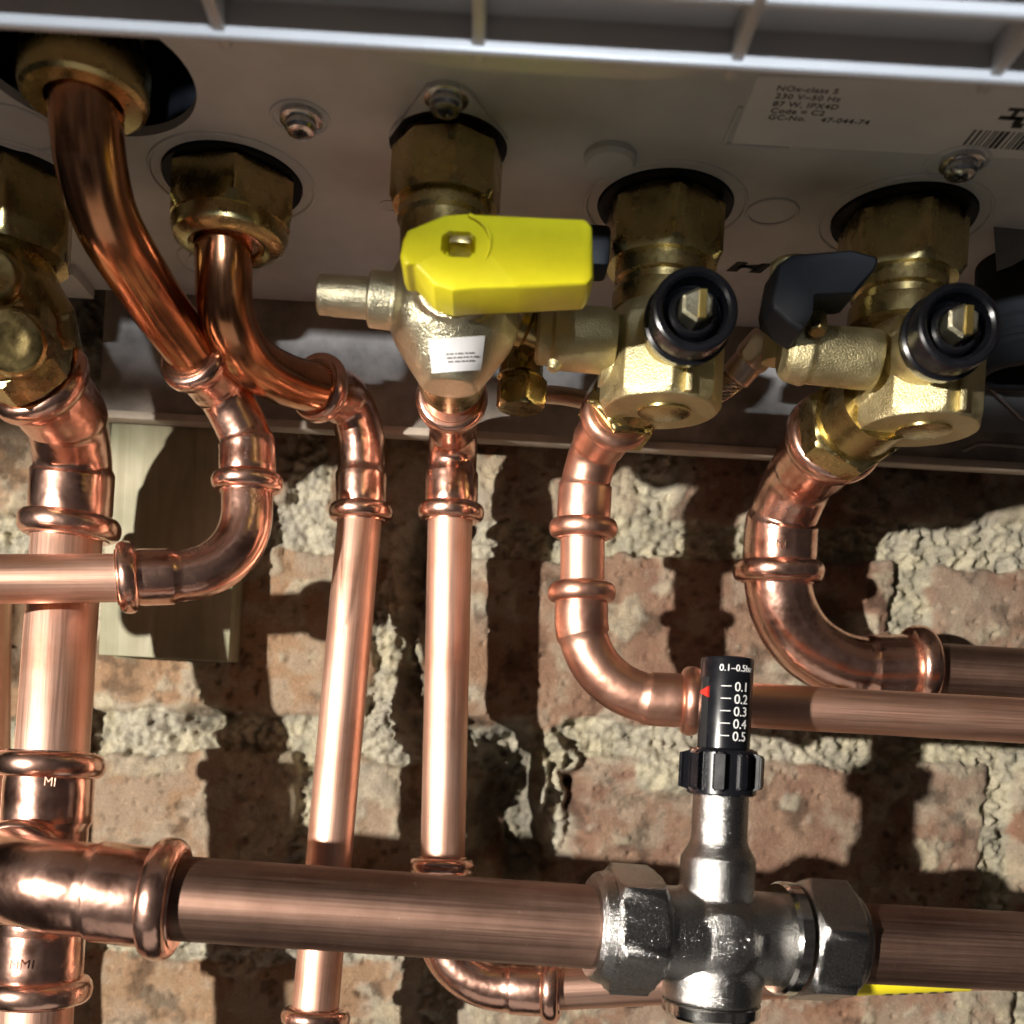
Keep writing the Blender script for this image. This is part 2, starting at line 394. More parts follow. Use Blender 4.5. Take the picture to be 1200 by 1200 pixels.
    for cx, cz, rx, rz, dep in [(27, -2, 5, 6, 14), (29, -24, 5.5, 18, 14), (24, -14, 3, 10, 12), (34, -5, 4, 4, 8), (-8, -16, 6, 10, 6), (-34, 8, 13, 11, 5), (-30, 45, 11, 18, 5), (-9, -4, 5, 16, 5), (74, -6, 16, 9, 4), (-148, 118, 12, 26, 6), (-55, -4, 8, 8, 3)]:
        drip = np.maximum(drip, blob(cx, cz, rx, rz, dep+3*0))
    mort2 = np.clip(np.maximum(mort, np.maximum(sm*.75, sstep(.35, .6, drip))), 0, 1)
    H = H+drip*((med-.5)*3+(fin-.5)*3+(peb-1.2)*1.2)
    Y = WALL_Y-H
    # tints
    left = 1-sstep(-60, 60, X)
    cA = np.array([.30, .165, .105]); cB = np.array([.34, .235, .16]); cC = np.array([.225, .135, .095]); cL = np.array([.35, .235, .13])
    t1 = rnd(3)[..., None]; t2 = sstep(.35, .65, med)[..., None]
    brick = (cA*(1-t1)+cC*t1)*(1-t2*.5)+cB*t2*.5
    brick = brick*(1-.55*left[..., None])+cL*.55*left[..., None]
    gr = sstep(.5, .7, fbm(X, Z, 30, 93, 4, .6))[..., None]; brick = brick*(1-.6*gr)+np.array([.335, .27, .205])*.6*gr
    st = sstep(.52, .68, fbm(X, Z, 16, 113, 5, .62))[..., None]; brick = brick*(1-.5*st)+np.array([.40, .345, .26])*.5*st
    dk = sstep(.58, .72, fbm(X, Z, 12, 131, 5, .62))[..., None]; brick = brick*(1-.5*dk)
    speck = (vnoise(X/1.3, Z/1.3, 97) > .92)[..., None]; brick = np.where(speck, brick*1.25, brick)
    m1 = np.array([.56, .51, .36]); m2 = np.array([.36, .335, .255]); m3 = np.array([.46, .43, .37])
    tm = sstep(.3, .7, fbm(X, Z, 6, 95, 4, .6))[..., None]; tb = sstep(.4, .6, big)[..., None]
    mo = m1*tm+m2*(1-tm); mo = mo*(1-.4*tb)+m3*.4*tb
    mo = mo*(.72+.42*np.clip(peb/1.9, 0, 1))[..., None]      # crevice shade between the lumps, put into the mortar colour
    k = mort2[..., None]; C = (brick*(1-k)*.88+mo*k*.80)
    C = C*(1-.45*sstep(.45, .9, void)[..., None]*(1-sstep(.3, .6, drip)[..., None]))      # shade painted into the raked-out hollows as a darker tint
    co = np.stack([X, Y, Z], -1).reshape(-1, 3)*MM
    idx = np.arange(nx*nz).reshape(nz, nx)
    quads = np.stack([idx[:-1, :-1], idx[:-1, 1:], idx[1:, 1:], idx[1:, :-1]], -1).reshape(-1, 4)
    me = bpy.data.meshes.new('wall'); me.vertices.add(len(co)); me.vertices.foreach_set('co', co.ravel())
    nq = len(quads); me.loops.add(nq*4); me.loops.foreach_set('vertex_index', quads.ravel().astype(np.int32))
    me.polygons.add(nq); me.polygons.foreach_set('loop_start', np.arange(0, nq*4, 4, dtype=np.int32)); me.polygons.foreach_set('loop_total', np.full(nq, 4, np.int32))
    me.update(calc_edges=True); me.validate()
    at = me.color_attributes.new('tint', 'FLOAT_COLOR', 'POINT')
    at.data.foreach_set('color', np.concatenate([C.reshape(-1, 3), np.ones((nx*nz, 1))], 1).astype(np.float32).ravel())
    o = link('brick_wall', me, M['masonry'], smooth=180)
    tag(o, 'old rough brick wall with crumbling pale mortar joints behind the copper pipes', 'brick wall')
    return o
build_wall()
# ------------------------------------------------------------------ timber block on the wall
def build_timber():
    bm = bmesh.new()
    a = P(122, 640, 363); b = P(268, 777, 363)
    box(bm, (a.x/MM, 363, b.z/MM+1), (b.x/MM, 379, 128), .8)
    for v in bm.verts:
        if v.co.z < (b.z+.004): v.co.z += random.uniform(-.0012, .0012)
    o = link('timber_block', mesh_of(bm), M['wood'], smooth=40)
    tag(o, 'greenish treated timber block fixed upright on the bricks below the boiler', 'timber block')
build_timber()
# ------------------------------------------------------------------ boiler underside
HOLES = {'f': (-139.6, 288, 18.5), 'nut2': (-76, 281, 19.0), 'gas': (-16, 257, 14.8), 'v1': (42.8, 281, 18.5), 'v2': (108.2, 281, 19.0)}
n1c = U(100, 85); HOLES['nut1'] = (n1c.x/MM, n1c.y/MM, 25.0)
def build_boiler():
    B = thing('boiler', 'grey plastic underside of a wall boiler above the pipes and valves', 'boiler', (.03, .25, .15))
    XL, XR, YF, YB = -300, 330, 168, 357
    bm = bmesh.new(); edges = []
    def loop(pts):
        vs = [bm.verts.new(Vector(p)*MM) for p in pts]
        for i in range(len(vs)): edges.append(bm.edges.new((vs[i], vs[(i+1) % len(vs)])))
    loop([(XL, YF, 150), (XR, YF, 150), (XR, YB, 150), (XL, YB, 150)])
    for k, (hx, hy, hr) in HOLES.items():
        loop([(hx+hr*math.cos(2*math.pi*i/48), hy+hr*math.sin(2*math.pi*i/48), 150) for i in range(48)])
    bmesh.ops.triangle_fill(bm, use_beauty=True, use_dissolve=False, edges=edges)
    # remove any faces filled inside holes
    for f in list(bm.faces):
        c = f.calc_center_median()/MM
        if any((c.x-h[0])**2+(c.y-h[1])**2 < (h[2]*.97)**2 for h in HOLES.values()): bm.faces.remove(f)
    r = bmesh.ops.extrude_face_region(bm, geom=list(bm.faces))
    for v in r['geom']:
        if isinstance(v, bmesh.types.BMVert): v.co.z += .0025
    def ringe(cx, cy, r, w=.8, h=.7, arc=None):
        n = 56; p = []
        for i in range(n+1):
            th = 2*math.pi*i/n if arc is None else arc[0]+(arc[1]-arc[0])*i/n
            p.append(Vector((cx+r*math.cos(th), cy+r*math.sin(th), 150.0))*MM)
        pa = Path(p); sweep(bm, pa, [(0, w), (pa.L, w)], 8)
    for k, (hx, hy, hr) in HOLES.items():
        if k not in ('gas', 'nut1'): ringe(hx, hy, hr+3.2, .55)
    for (u, v, r_) in [(255, 308, 12.5), (905, 248, 6.8), (18, 150, 10)]:
        c = U(u, v)/MM; ringe(c.x, c.y, r_, .55)
    for (u, v, r_) in [(352, 138, 7.0), (1122, 190, 7.5)]:
        c = U(u, v)/MM; ringe(c.x, c.y, r_, .5)
    c = U(715, 182)/MM; lathe(bm, c*MM, (0, 0, -1), [(-1, 6.6), (1.5, 6.6), (2.6, 5.8), (2.8, 5.0)], 32)
    c = U(255, 308)/MM; lathe(bm, c*MM, (0, 0, -1), [(-1, 9.0), (.8, 9.0), (1.0, 8.4), (1.0, 7.6), (-.6, 7.3)], 40)
    # L shaped corner ridges beside the label
    a = U(868, 124); b = U(848, 168); c = U(924, 174)
    pa = Path([a, b, c]); sweep(bm, pa, [(0, .7), (pa.L, .7)], 8)
    # stepped strip along the back edge
    box(bm, (XL, 338, 146.2), (P(240, 340, 350).x/MM-40, 356.5, 150.4), .5)
    link('underside_panel', mesh_of(bm), M['casing'], B, smooth=35)
    # raised kite shaped plate round the gas connection
    bm = bmesh.new(); out = []
    pk = [U(500, 97), U(545, 97), U(596, 160), U(592, 190), U(455, 190), U(456, 157)]
    pk = [Vector((p.x, p.y, .1488)) for p in pk]
    eds = []
    def lp(ps):
        vs = [bm.verts.new(p) for p in ps]
        for i in range(len(vs)): eds.append(bm.edges.new((vs[i], vs[(i+1) % len(vs)])))
    lp(fillet(pk+[pk[0]], 4)[:-1]); hx, hy, hr = HOLES['gas']
    lp([Vector((hx+hr*math.cos(2*math.pi*i/48), hy+hr*math.sin(2*math.pi*i/48), 148.8))*MM for i in range(48)])
    bmesh.ops.triangle_fill(bm, use_beauty=True, use_dissolve=False, edges=eds)
    for f in list(bm.faces):
        c = f.calc_center_median()/MM
        if (c.x-hx)**2+(c.y-hy)**2 < (hr*.97)**2: bm.faces.remove(f)
    r = bmesh.ops.extrude_face_region(bm, geom=list(bm.faces))
    for v in r['geom']:
        if isinstance(v, bmesh.types.BMVert): v.co.z += .0014
    link('gas_plate', mesh_of(bm), M['casing'], B, smooth=25)
    # casing above
    def shell(bm):
        for lo, hi in [((XL, YF-30, 152.6), (XR, YF-27, 330)), ((XL, 354, 152.6), (XR, 357, 330)), ((XL, YF-27, 152.6), (XL+3, 354, 330)), ((XR-3, YF-27, 152.6), (XR, 354, 330)), ((XL, YF-27, 330.1), (XR, 357, 333))]: box(bm, lo, hi)
    solid('casing', shell, 'grille', B)
    solid('inner_tray', lambda bm: box(bm, (XL+4, YF-20, 176), (XR-4, 350, 178)), 'dark', B)
    # black seals in the openings
    for k in ('f', 'nut2', 'gas', 'v1', 'v2'):
        hx, hy, hr = HOLES[k]
        solid('rubber_seal', lambda bm: lathe(bm, Vector((hx, hy, 152))*MM, (0, 0, 1), [(-2.9, hr-.3), (22, hr-.3), (22, hr-5), (-2.4, hr-5), (-2.9, hr-.9), (-2.9, hr-.3)], 48, cap=False), 'black_matt', B)
    # screws
    for (u, v) in [(353, 141), (523, 115), (1127, 192)]:
        c = U(u, v, 149)
        def scr(bm):
            lathe(bm, c, (0, 0, -1), [(-1.2, 5.2), (.4, 5.2), (.8, 4.2), (.8, 3.9), (2.2, 3.9), (3.0, 3.3), (3.3, 2.2), (3.3, 1.7), (2.0, 1.2)], 36)
        s_ = solid('screw', scr, 'steel', B)
        def rec(bm):
            for a in (0.4, 0.4+math.pi/2):
                d = Vector((math.cos(a), math.sin(a), 0)); e = Vector((-d.y, d.x, 0))
                q = [c+Vector((0, 0, -.0034))+(d*sx*1.9+e*sy*.42)*MM for sx, sy in ((-1, -1), (1, -1), (1, 1), (-1, 1))]
                bm.faces.new([bm.verts.new(p) for p in q])
        solid('recess', rec, 'ink', s_)
    # small dark drain hole
    c = U(457, 241); solid('drain_hole', lambda bm: lathe(bm, c+Vector((0, 0, .0005)), (0, 0, -1), [(-.5, 3.0), (.8, 3.0), (.8, 2.4), (.6, 2.2)], 24), 'casing', B)
    # front vent grille
    def gr(bm):
        # tray with a lip that swells in the middle
        n = 60; top = []; lowr = []
        pa = []
        for i in range(n+1):
            x = XL+(XR-XL)*i/n; u = 560+x*1200/195
            yb = 196.5+9.5*sstep(250, 470, np.array(u-30.0))*(1-sstep(690, 880, np.array(u-30.0)))
            pa.append((x, float(yb)))
        v0 = []
        for z in (134.0, 137.0):
            v0.append(([bm.verts.new(Vector((x, 139, z))*MM) for x, y in pa], [bm.verts.new(Vector((x, y, z+1.0 if z < 135 else z))*MM) for x, y in pa]))
        (a0, b0), (a1, b1) = v0
        for i in range(n):
            bm.faces.new((a0[i], a0[i+1], b0[i+1], b0[i])); bm.faces.new((a1[i], b1[i], b1[i+1], a1[i+1])); bm.faces.new((b0[i], b0[i+1], b1[i+1], b1[i])); bm.faces.new((a0[i], a1[i], a1[i+1], a0[i+1]))
        for k, y in enumerate((159.5, 175.5, 191.0)):
            zb = 129.9-.9*k
            box(bm, (XL, y-1.1, zb), (XR, y+1.1, 135.5), .6)
        for u in (-365, -58, 250, 558, 865, 1172, 1480):
            x = (u-560)/1200*188.0-7.0
            box(bm, (x-1.2, 140, 128.9), (x+1.2, 195.5, 135.4), .5)
        box(bm, (XL, 196, 136.5), (XR, 198.5, 150), .3)
    solid('vent_grille', gr, 'grille', B, smooth=30)
    # rating label
    def lab(bm):
        q = [U(888, 88), U(857, 167), U(1330, 192), U(1330, 100)]
        lo = [bm.verts.new(Vector((p.x, p.y, .14975))) for p in q]; hi = [bm.verts.new(Vector((p.x, p.y, .1500))) for p in q]
        bm.faces.new(lo); bm.faces.new(hi[::-1])
        for i in range(4): bm.faces.new((lo[i], lo[(i+1) % 4], hi[(i+1) % 4], hi[i]))
    lb = solid('rating_label', lab, 'label', B)
    ZL = 149.70
    me = bpy.data.meshes.new('x'); bmt = bmesh.new()
    for (u, v, s) in [(909, 106, 'NOx-class 5'), (907.5, 115, '230 V~50 Hz'), (904.5, 124, '87 W, IPX4D'), (902, 132, 'Code = C2'), (899, 139.5, 'GC-No.    47-044-74')]:
        p = U(u, v, ZL); t = place(text_mesh(s, 2.55, ext=.00002, space=1.08, off=.00003), p, (1, 0, 0), (0, -1, 0)); bmt.from_mesh(t); bpy.data.meshes.remove(t)
    link('lettering', mesh_of(bmt), M['ink'], lb)
    def bars(bm):
        p0 = U(1126, 172, ZL); p1 = U(1137, 152, ZL); y0, y1 = p0.y/MM, p1.y/MM; x = p0.x/MM
        rr = random.Random(5)
        while x < p0.x/MM+34:
            w = rr.choice([.35, .35, .6, .9]); box(bm, (x, y1, ZL), (x+w, y0, ZL+.1)); x += w+rr.choice([.35, .5, .8])
    solid('barcode', bars, 'ink', lb)
    def tap(bm):
        p = U(1182, 146, ZL)/MM; x, y = p.x, p.y
        for lo, hi in [((-3.4, -3.0), (1.6, -1.6)), ((-1.2, -5.2), (0.0, -2.0)), ((-2.8, -6.0), (1.6, -4.9)), ((.6, -3.0), (2.4, 0)), ((1.0, -.6), (3.4, 1.2))]:
            box(bm, (x+lo[0], y+lo[1], ZL), (x+hi[0], y+hi[1], ZL+.1))
    solid('tap_symbol', tap, 'ink', lb)
    # black printed symbol by the second valve
    def sym(bm):
        p = U(876, 314, 149.8)/MM
        for q in ([(-6, 3), (-2.6, 3), (-.6, -3.2), (-4, -3.2)], [(-3, .6), (3.6, -.6), (3.6, -2.2), (-2.6, -1.2)], [(1.0, 3), (4.8, 3), (6.6, -3.2), (3.4, -3.2)], [(-2.4, -1), (3, 1.6), (3, .2), (-1.8, -2)]):
            bm.faces.new([bm.verts.new(Vector((p.x+a, p.y+b, 149.82))*MM) for a, b in q])
    solid('flow_symbol', sym, 'ink', B)
    # mounting board behind the connections
    J = thing('mounting_board', 'dull brown mounting board with a pale lower edge between boiler and bricks', 'mounting board', (0, .36, .106))
    xl = P(119, 420, 357).x/MM
    solid('board', lambda bm: box(bm, (xl, 357.2, 108.2), (XR, 362, 151.5), .2), 'board', J)
    solid('edge_trim', lambda bm: box(bm, (xl, 355.8, 105.4), (XR, 362.3, 108.1), .3), 'board_edge', J)
    return B
build_boiler()
# ------------------------------------------------------------------ pipe runs
def down(p, mm): return p+Vector((0, 0, -mm*MM))
def stamp(u, v, Y, parent, size=3.4, m='fitting_satin', s='MI', tilt=0):
    t = text_mesh(s, size, 'CENTER', ext=.00006, off=0)
    p = P(u, v, Y); xx = Vector((CR, 0, -SR)) ; place(t, p, (math.cos(tilt), 0, math.sin(tilt)-SR), (SR, 0, 1)); return link('stamp', t, M['pipe_dull'], parent)
def run_A():
    G = thing('copper_pipe_run', 'browned copper tail from the front left nut turning into a pipe at the left edge', 'pipe run', P(290, 600, 318), 'copper pipe runs under the boiler')
    pipe('bent_tail', [P(98, 20, 235), P(98, 75, 237), P(100, 120, 240), P(106, 190, 246), P(127, 262, 257), P(170, 335, 276), P(222, 408, 297), P(238, 432, 302)], 0, 8.6, G, 'tail', spl=True, wob=.02, r2=7.9)
    a = fitting('obtuse_elbow', [P(221, 412, 297), P(262, 458, 314), P(290, 515, 318), P(290, 578, 318)], [14, 16], 7.45, 'bead', 'bead', G)
    fitting('elbow', [P(290, 570, 318), P(288, 674, 315), P(136, 677, 304)], 22, 7.3, 'plain', 'bead', G)
    pipe('horizontal_pipe', [P(160, 677, 305.5), P(-120, 680, 290)], 0, 7.15, G)
    def nut(bm):
        c = U(100, 85); lathe(bm, c, (0, 0, -1), [(-20, 11.5), (-12, 12.5), (-2, 12.9), (-2, 14.6), (5, 14.6), (6.5, 14.1), (7.2, 13.0), (7.2, 8.9), (2, 9.0)], 60, ref=(1, 0, 0))
    solid('compression_nut', nut, 'brass', G)
run_A()
def run_B():
    G = thing('copper_pipe_run', 'S-bent copper tail under the large brass nut continuing as a long leaning pipe', 'pipe run', P(400, 800, 345), 'copper pipe runs under the boiler')
    pipe('bent_tail', [P(262, 215, 280), P(262, 260, 281), P(262, 310, 283), P(266, 368, 289), P(290, 418, 301), P(335, 445, 318), P(385, 458, 334), P(400, 464, 340)], 0, 7.8, G, 'tail', spl=True, wob=.015)
    fitting('elbow', [P(366, 452, 329), P(412, 470, 346), P(424, 520, 350), P(423, 612, 350)], [12, 18], 7.6, 'bead', 'bead', G)
    pipe('vertical_pipe', [P(423, 590, 350), P(369, 1190, 330), P(353, 1380, 325)], 0, 7.5, G)
    fitting('coupling', [P(371, 1180, 330), P(358, 1330, 326)], 0, 7.6, 'bead', 'bead', G)
    def nut(bm):
        c = Vector((-76, 281, 150))*MM
        ap = 16.4
        lathe(bm, c, (0, 0, -1), [(-14, 12), (1, 13), (1.2, 17.2), (2.0, 18.2), (11, 18.2), (13.2, 16.4), (13.4, 15.5)], 72, (6, ap-.6), ref=(.25, 1, 0))
        lathe(bm, c, (0, 0, -1), [(11.5, 15.9), (14.5, 15.8), (17.0, 14.9), (18.3, 13.0), (18.6, 11.0), (18.0, 9.6), (12, 9.0)], 60)
    solid('compression_nut', nut, 'brass', G)
    solid('olive', lambda bm: lathe(bm, Vector((-76, 281, 150))*MM, (0, 0, -1), [(13.5, 9.8), (16.2, 9.4), (17.2, 8.0)], 40), 'fitting', G)
run_B()
def run_C():
    G = thing('copper_pipe_run', 'straight copper gas pipe dropping from the yellow-handled valve then turning right behind', 'pipe run', P(520, 900, 346), 'copper pipe runs under the boiler')
    pipe('inlet_stub', [P(527, 420, 285), P(531, 490, 330)], 0, 7.4, G)
    fitting('offset_elbow', [P(529, 462, 309), P(531, 500, 338), P(531, 530, 346), P(528, 612, 346)], [12, 12], 7.6, 'bead', 'bead', G)
    pipe('vertical_pipe', [P(528, 590, 346), P(518, 1040, 346)], 0, 7.5, G)
    fitting('elbow', [P(518, 1004, 346), P(514, 1152, 343), P(658, 1160, 336)], 21, 7.6, 'bead', 'bead', G)
    pipe('horizontal_pipe', [P(630, 1158, 337), P(1060, 1136, 342), P(1330, 1130, 344)], 0, 7.5, G)
    a, b = P(985, 1140, 341.3), P(1130, 1134, 342.3)
    tp = pipe('gas_tape', [a, b], 0, 7.75, G, 'gas_tape')
    def marks(bm):
        d = (b-a); 
        for k, t in enumerate((.36, .48, .60, .72, .84)):
            p = a+d*t; up = Vector((0, -.35, -1)).normalized(); 
            lathe(bm, p+up*.0077, (0, -.35, -1), [(0, 1.9), (.12, 1.9)], 16)
    solid('tape_marks', marks, 'ink', tp)
run_C()
def run_D():
    G = thing('copper_pipe_run', 'satin copper run from the middle brass valve turning right behind the black scale', 'pipe run', P(690, 700, 314), 'copper pipe runs under the boiler')
    fitting('offset_elbow', [P(727, 482, 292), P(697, 525, 310), P(686, 565, 314), P(683, 632, 315)], [10, 12], 7.0, 'bead', 'bead', G, 'fitting_satin')
    pipe('short_pipe', [P(683, 610, 315), P(682, 705, 315)], 0, 6.8, G, 'pipe_satin')
    fitting('elbow', [P(682, 682, 315), P(679, 816, 315), P(822, 822, 312)], 25, 7.0, 'bead', 'bead', G, 'fitting_satin')
    pipe('horizontal_pipe', [P(800, 822, 312), P(1330, 852, 306)], 0, 6.8, G, 'pipe_satin')
run_D()
def run_E():
    G = thing('copper_pipe_run', 'thick shiny copper bend from the right valve to a dull pipe at the right edge', 'pipe run', P(910, 690, 346), 'copper pipe runs under the boiler')
    fitting('offset_elbow', [P(985, 505, 306), P(937, 560, 336), P(916, 610, 346), P(911, 684, 348)], [14, 16], 10.6, 'bead', 'bead', G, big=True)
    fitting('elbow', [P(911, 662, 348), P(911, 786, 352), P(1088, 783, 354)], 33, 10.3, 'plain', 'bead', G, big=True)
    pipe('horizontal_pipe', [P(1060, 784, 354), P(1330, 800, 356)], 0, 9.6, G, 'pipe_dull')
    stamp(915, 641, 332, G)
run_E()
def run_F():
    G = thing('copper_pipe_run', 'thick copper riser at the left edge with a tee feeding the front pipe', 'pipe run', P(55, 900, 320), 'copper pipe runs under the boiler')
    fitting('offset_elbow', [P(34, 432, 296), P(76, 486, 314), P(87, 540, 325), P(80, 632, 326)], [14, 16], 11.2, 'bead', 'bead', G, big=True)
    pipe('riser_pipe', [P(80, 610, 326), P(60, 905, 309)], 0, 10.7, G, 'pipe')
    T = P(50, 1014, 307); top = P(60, 880, 308); bot = P(42, 1176, 305)
    ax = (top-bot).normalized()
    def tee(bm):
        pa = Path([top, bot]); sweep(bm, pa, fit_stations(pa.L, 11.2, 'bead', 'bead', True), 56)
        q = T+Vector((0, -.021, 0)); pb = Path([T, q]); sweep(bm, pb, [(0, 12.6), (10, 12.6)] + [(x+pb.L-7.5, r) for x, r in bead_prof(3.7, 3.4, 12.6, 15.2)], 56)
    solid('tee', tee, 'fitting', G, smooth=55)
    C_ = T+Vector((0, -.042, 0)); e = P(212, 1055, 266)
    C_.z = e.z+.003
    fitting('front_elbow', [T+Vector((0, -.012, .001)), C_, e], 26, 11.4, 'plain', 'bead', G, big=True)
    pipe('lower_pipe', [P(44, 1140, 305), P(30, 1420, 302)], 0, 10.7, G)
    stamp(58, 921, 292.3, G, 3.6, tilt=.0); stamp(18, 1136, 290, G, 3.6)
run_F()
o = pipe('copper_pipe', [P(-14, 700, 352), P(-20, 1300, 346)], 0, 7.5, None)
tag(o, 'narrow copper pipe glimpsed at the very left edge beside the tee', 'pipe', 'copper pipe runs under the boiler')
# front 22 mm pipe: two lengths either side of the bypass valve
o = pipe('copper_pipe', [P(185, 1051, 266), P(735, 1089, 273)], 0, 11, None, 'pipe_dull', wob=.003)
tag(o, 'thick dull copper pipe in front between the left elbow and the nickel valve', 'pipe', 'copper pipe runs under the boiler')
o = pipe('copper_pipe', [P(930, 1101, 280), P(1330, 1122, 290)], 0, 11, None, 'pipe_dull', wob=.003)
tag(o, 'thick dull copper pipe leaving the right nut of the nickel valve', 'pipe', 'copper pipe runs under the boiler')
# ------------------------------------------------------------------ bypass valve
def bypass():
    c = P(837, 1096, 277)
    G = thing('bypass_valve', 'nickel plated bypass valve with an upright black scale cap on the front pipe', 'valve', c)
    hx = (P(930, 1101, 280)-P(735, 1089, 273)).normalized(); up = (P(852, 775, 277)-P(834, 1150, 277)).normalized()
    L0 = (P(760, 1090, 274)-c).length/MM; R0 = (P(912, 1100, 279)-c).length/MM
    def body(bm):
        lathe(bm, c, hx, [(-L0-3, 10.5), (-L0+1, 12.6), (R0-1, 12.6), (R0+3, 10.5)], 60)
        lathe(bm, c, up, [(-17.5, 11.8), (-16.8, 13.2), (-10, 13.2), (-2, 11), (6, 10.0), (21, 10.0), (24.5, 8.0), (26, 7.5), (39, 7.4), (39.5, 6.8)], 60)
        lathe(bm, c, (0, -1, 0), [(-12, 12), (0, 12.4), (9, 11.4), (12.4, 8), (13.4, 3)], 48)
    cast('body', body, 'nickel', G, .45, 7)
    solid('bottom_plug', lambda bm: lathe(bm, c, up, [(-21.4, 11.6), (-21.4, 12.4), (-20.4, 13.0), (-17.8, 13.0), (-17.4, 12.4)], 60), 'nickel_bright', G)
    # raised casting marks on the front
    def arrow(bm):
        for dx, dz, r in ((-2.0, .6, .7), (4.2, 1.2, .75), (5.9, 1.6, .5), (5.3, -.4, .6)):
            lathe(bm, c+Vector((dx, -13.0, dz))*MM, (0, -1, 0), [(-1, r), (.35, r*.8), (.5, r*.3)], 14)
        box(bm, ((c.x/MM)+9.2, c.y/MM-13.2, c.z/MM-3), ((c.x/MM)+10.2, c.y/MM-11, c.z/MM+3), .3)
    solid('casting_mark', arrow, 'nickel_bright', G)
    def nl(bm):
        a = P(737, 1088, 273.3); hexnut(bm, a, hx, 30.2, 13.8, ref=(0, -.25, 1))
        lathe(bm, a, hx, [(-10.8, 12), (-10.8, 13.0), (-9.6, 14.3), (-7.0, 15.0)], 60)
    solid('compression_nut', nl, 'nickel', G)
    def nr(bm):
        a = P(958, 1102, 280.2); hexnut(bm, a, hx, 30.5, 14, ref=(0, .35, 1))
        lathe(bm, a, hx, [(6.5, 14.6), (8.4, 14.2), (9.6, 13.0), (9.6, 11.6)], 60)
    solid('compression_nut', nr, 'nickel', G)
    solid('shoulder_ring', lambda bm: lathe(bm, P(914, 1099, 279), hx, [(-1.6, 12.5), (-1.6, 14.6), (-.6, 15.3), (2.4, 15.3), (3, 14.5)], 60), 'nickel_bright', G)
    solid('shoulder_ring', lambda bm: lathe(bm, P(766, 1091, 274.5), hx, [(-2, 12.9), (-1, 13.6), (1.2, 13.4), (1.6, 12.7)], 60), 'nickel_bright', G)
    # black ribbed collar and scale cap
    base = c+up*38.5*MM
    def collar(bm):
        lathe(bm, base, up, [(-.5, 8.4), (0, 9.2), (11, 9.2), (11.6, 8.8), (12.2, 7.4)], 60)
        a, x, y = frame(up, (0, -1, 0))
        for k in range(10):
            th = 2*math.pi*(k+.5)/10; d = x*math.cos(th)+y*math.sin(th); t = a.cross(d)
            m_ = Matrix((d, t, a)).transposed().to_4x4(); m_.translation = base+d*9.6*MM+a*6*MM
            r = bmesh.ops.create_cube(bm, size=1)
            for v in r['verts']: v.co = m_ @ Vector((v.co.x*3.0*MM, v.co.y*2.4*MM, v.co.z*(10.4 if v.co.x < 0 else 8.6)*MM))
            bmesh.ops.bevel(bm, geom=list({e for v in r['verts'] for e in v.link_edges}), offset=.35*MM, segments=2, affect='EDGES')
    solid('ribbed_collar', collar, 'black', G)
    R = 7.0
    cap = solid('scale_cap', lambda bm: lathe(bm, base, up, [(11, R), (35.8, R), (36.4, R-.25), (36.6, R-.8), (36.6, R-2), (35.4, R-2.4)], 72), 'black', G)
    a, x, y = frame(up, (0, -1, 0))       # x towards camera
    side = up.cross(x) if up.cross(x).x > 0 else -up.cross(x)
    def wrap(me, ang0, t0, rr):
        for v in me.vertices:
            th = ang0 + v.co.x/(R*MM); d = x*math.cos(th)+side*math.sin(th)
            v.co = base + d*(rr*MM+v.co.z) + up*(t0*MM+v.co.y)
        return me
    bmt = bmesh.new()
    def addt(s, size, ang, t, align='LEFT', off=0.00003):
        me = text_mesh(s, size, align, ext=.00003, off=off); wrap(me, ang, t, R+.03); bmt.from_mesh(me); bpy.data.meshes.remove(me)
    addt('0.1–0.5bar', 2.5, -.52, 32.6, off=0)
    for k in range(5):
        t = 27.3-3.28*k
        addt('0.%d' % (k+1), 3.55, .08, t, off=0)
        me = bpy.data.meshes.new('q'); b2 = bmesh.new()
        vs = [[b2.verts.new((xx*MM, (1.3+yy)*MM, 0)) for xx in np.linspace(0, 2.7, 8)] for yy in (-.10, .10)]
        for i in range(7): b2.faces.new((vs[0][i], vs[0][i+1], vs[1][i+1], vs[1][i]))
        b2.to_mesh(me); b2.free(); wrap(me, -.42, t, R+.05); bmt.from_mesh(me); bpy.data.meshes.remove(me)
    link('scale_print', mesh_of(bmt), M['white'], cap)
    def slot(bm):
        pts = []
        for th in np.linspace(-1.32, -.92, 6):
            pts.append([bm.verts.new(base+(x*math.cos(th)+side*math.sin(th))*(R+.06)*MM+up*t*MM) for t in (11.6, 31)])
        for p, q in zip(pts, pts[1:]): bm.faces.new((p[0], q[0], q[1], p[1]))
    solid('slot', slot, 'dark', cap)
    th = -1.12; d = x*math.cos(th)+side*math.sin(th); w = up.cross(d)
    def red(bm):
        p = base+d*(R-.4)*MM+up*27.0*MM
        vs = [bm.verts.new(p+(d*i+w*j+up*k)*MM) for i, j, k in ((0, -1.4, -.4), (0, 1.5, -1.6), (0, 1.5, 1.6), (0, -1.4, .4), (.8, -1.4, -.3), (.8, 1.5, -1.4), (.8, 1.5, 1.4), (.8, -1.4, .3))]
        for f in ((0, 1, 2, 3), (4, 5, 6, 7), (0, 1, 5, 4), (1, 2, 6, 5), (2, 3, 7, 6), (3, 0, 4, 7)): bm.faces.new([vs[i] for i in f])
    solid('pointer', red, 'red', cap)
bypass()
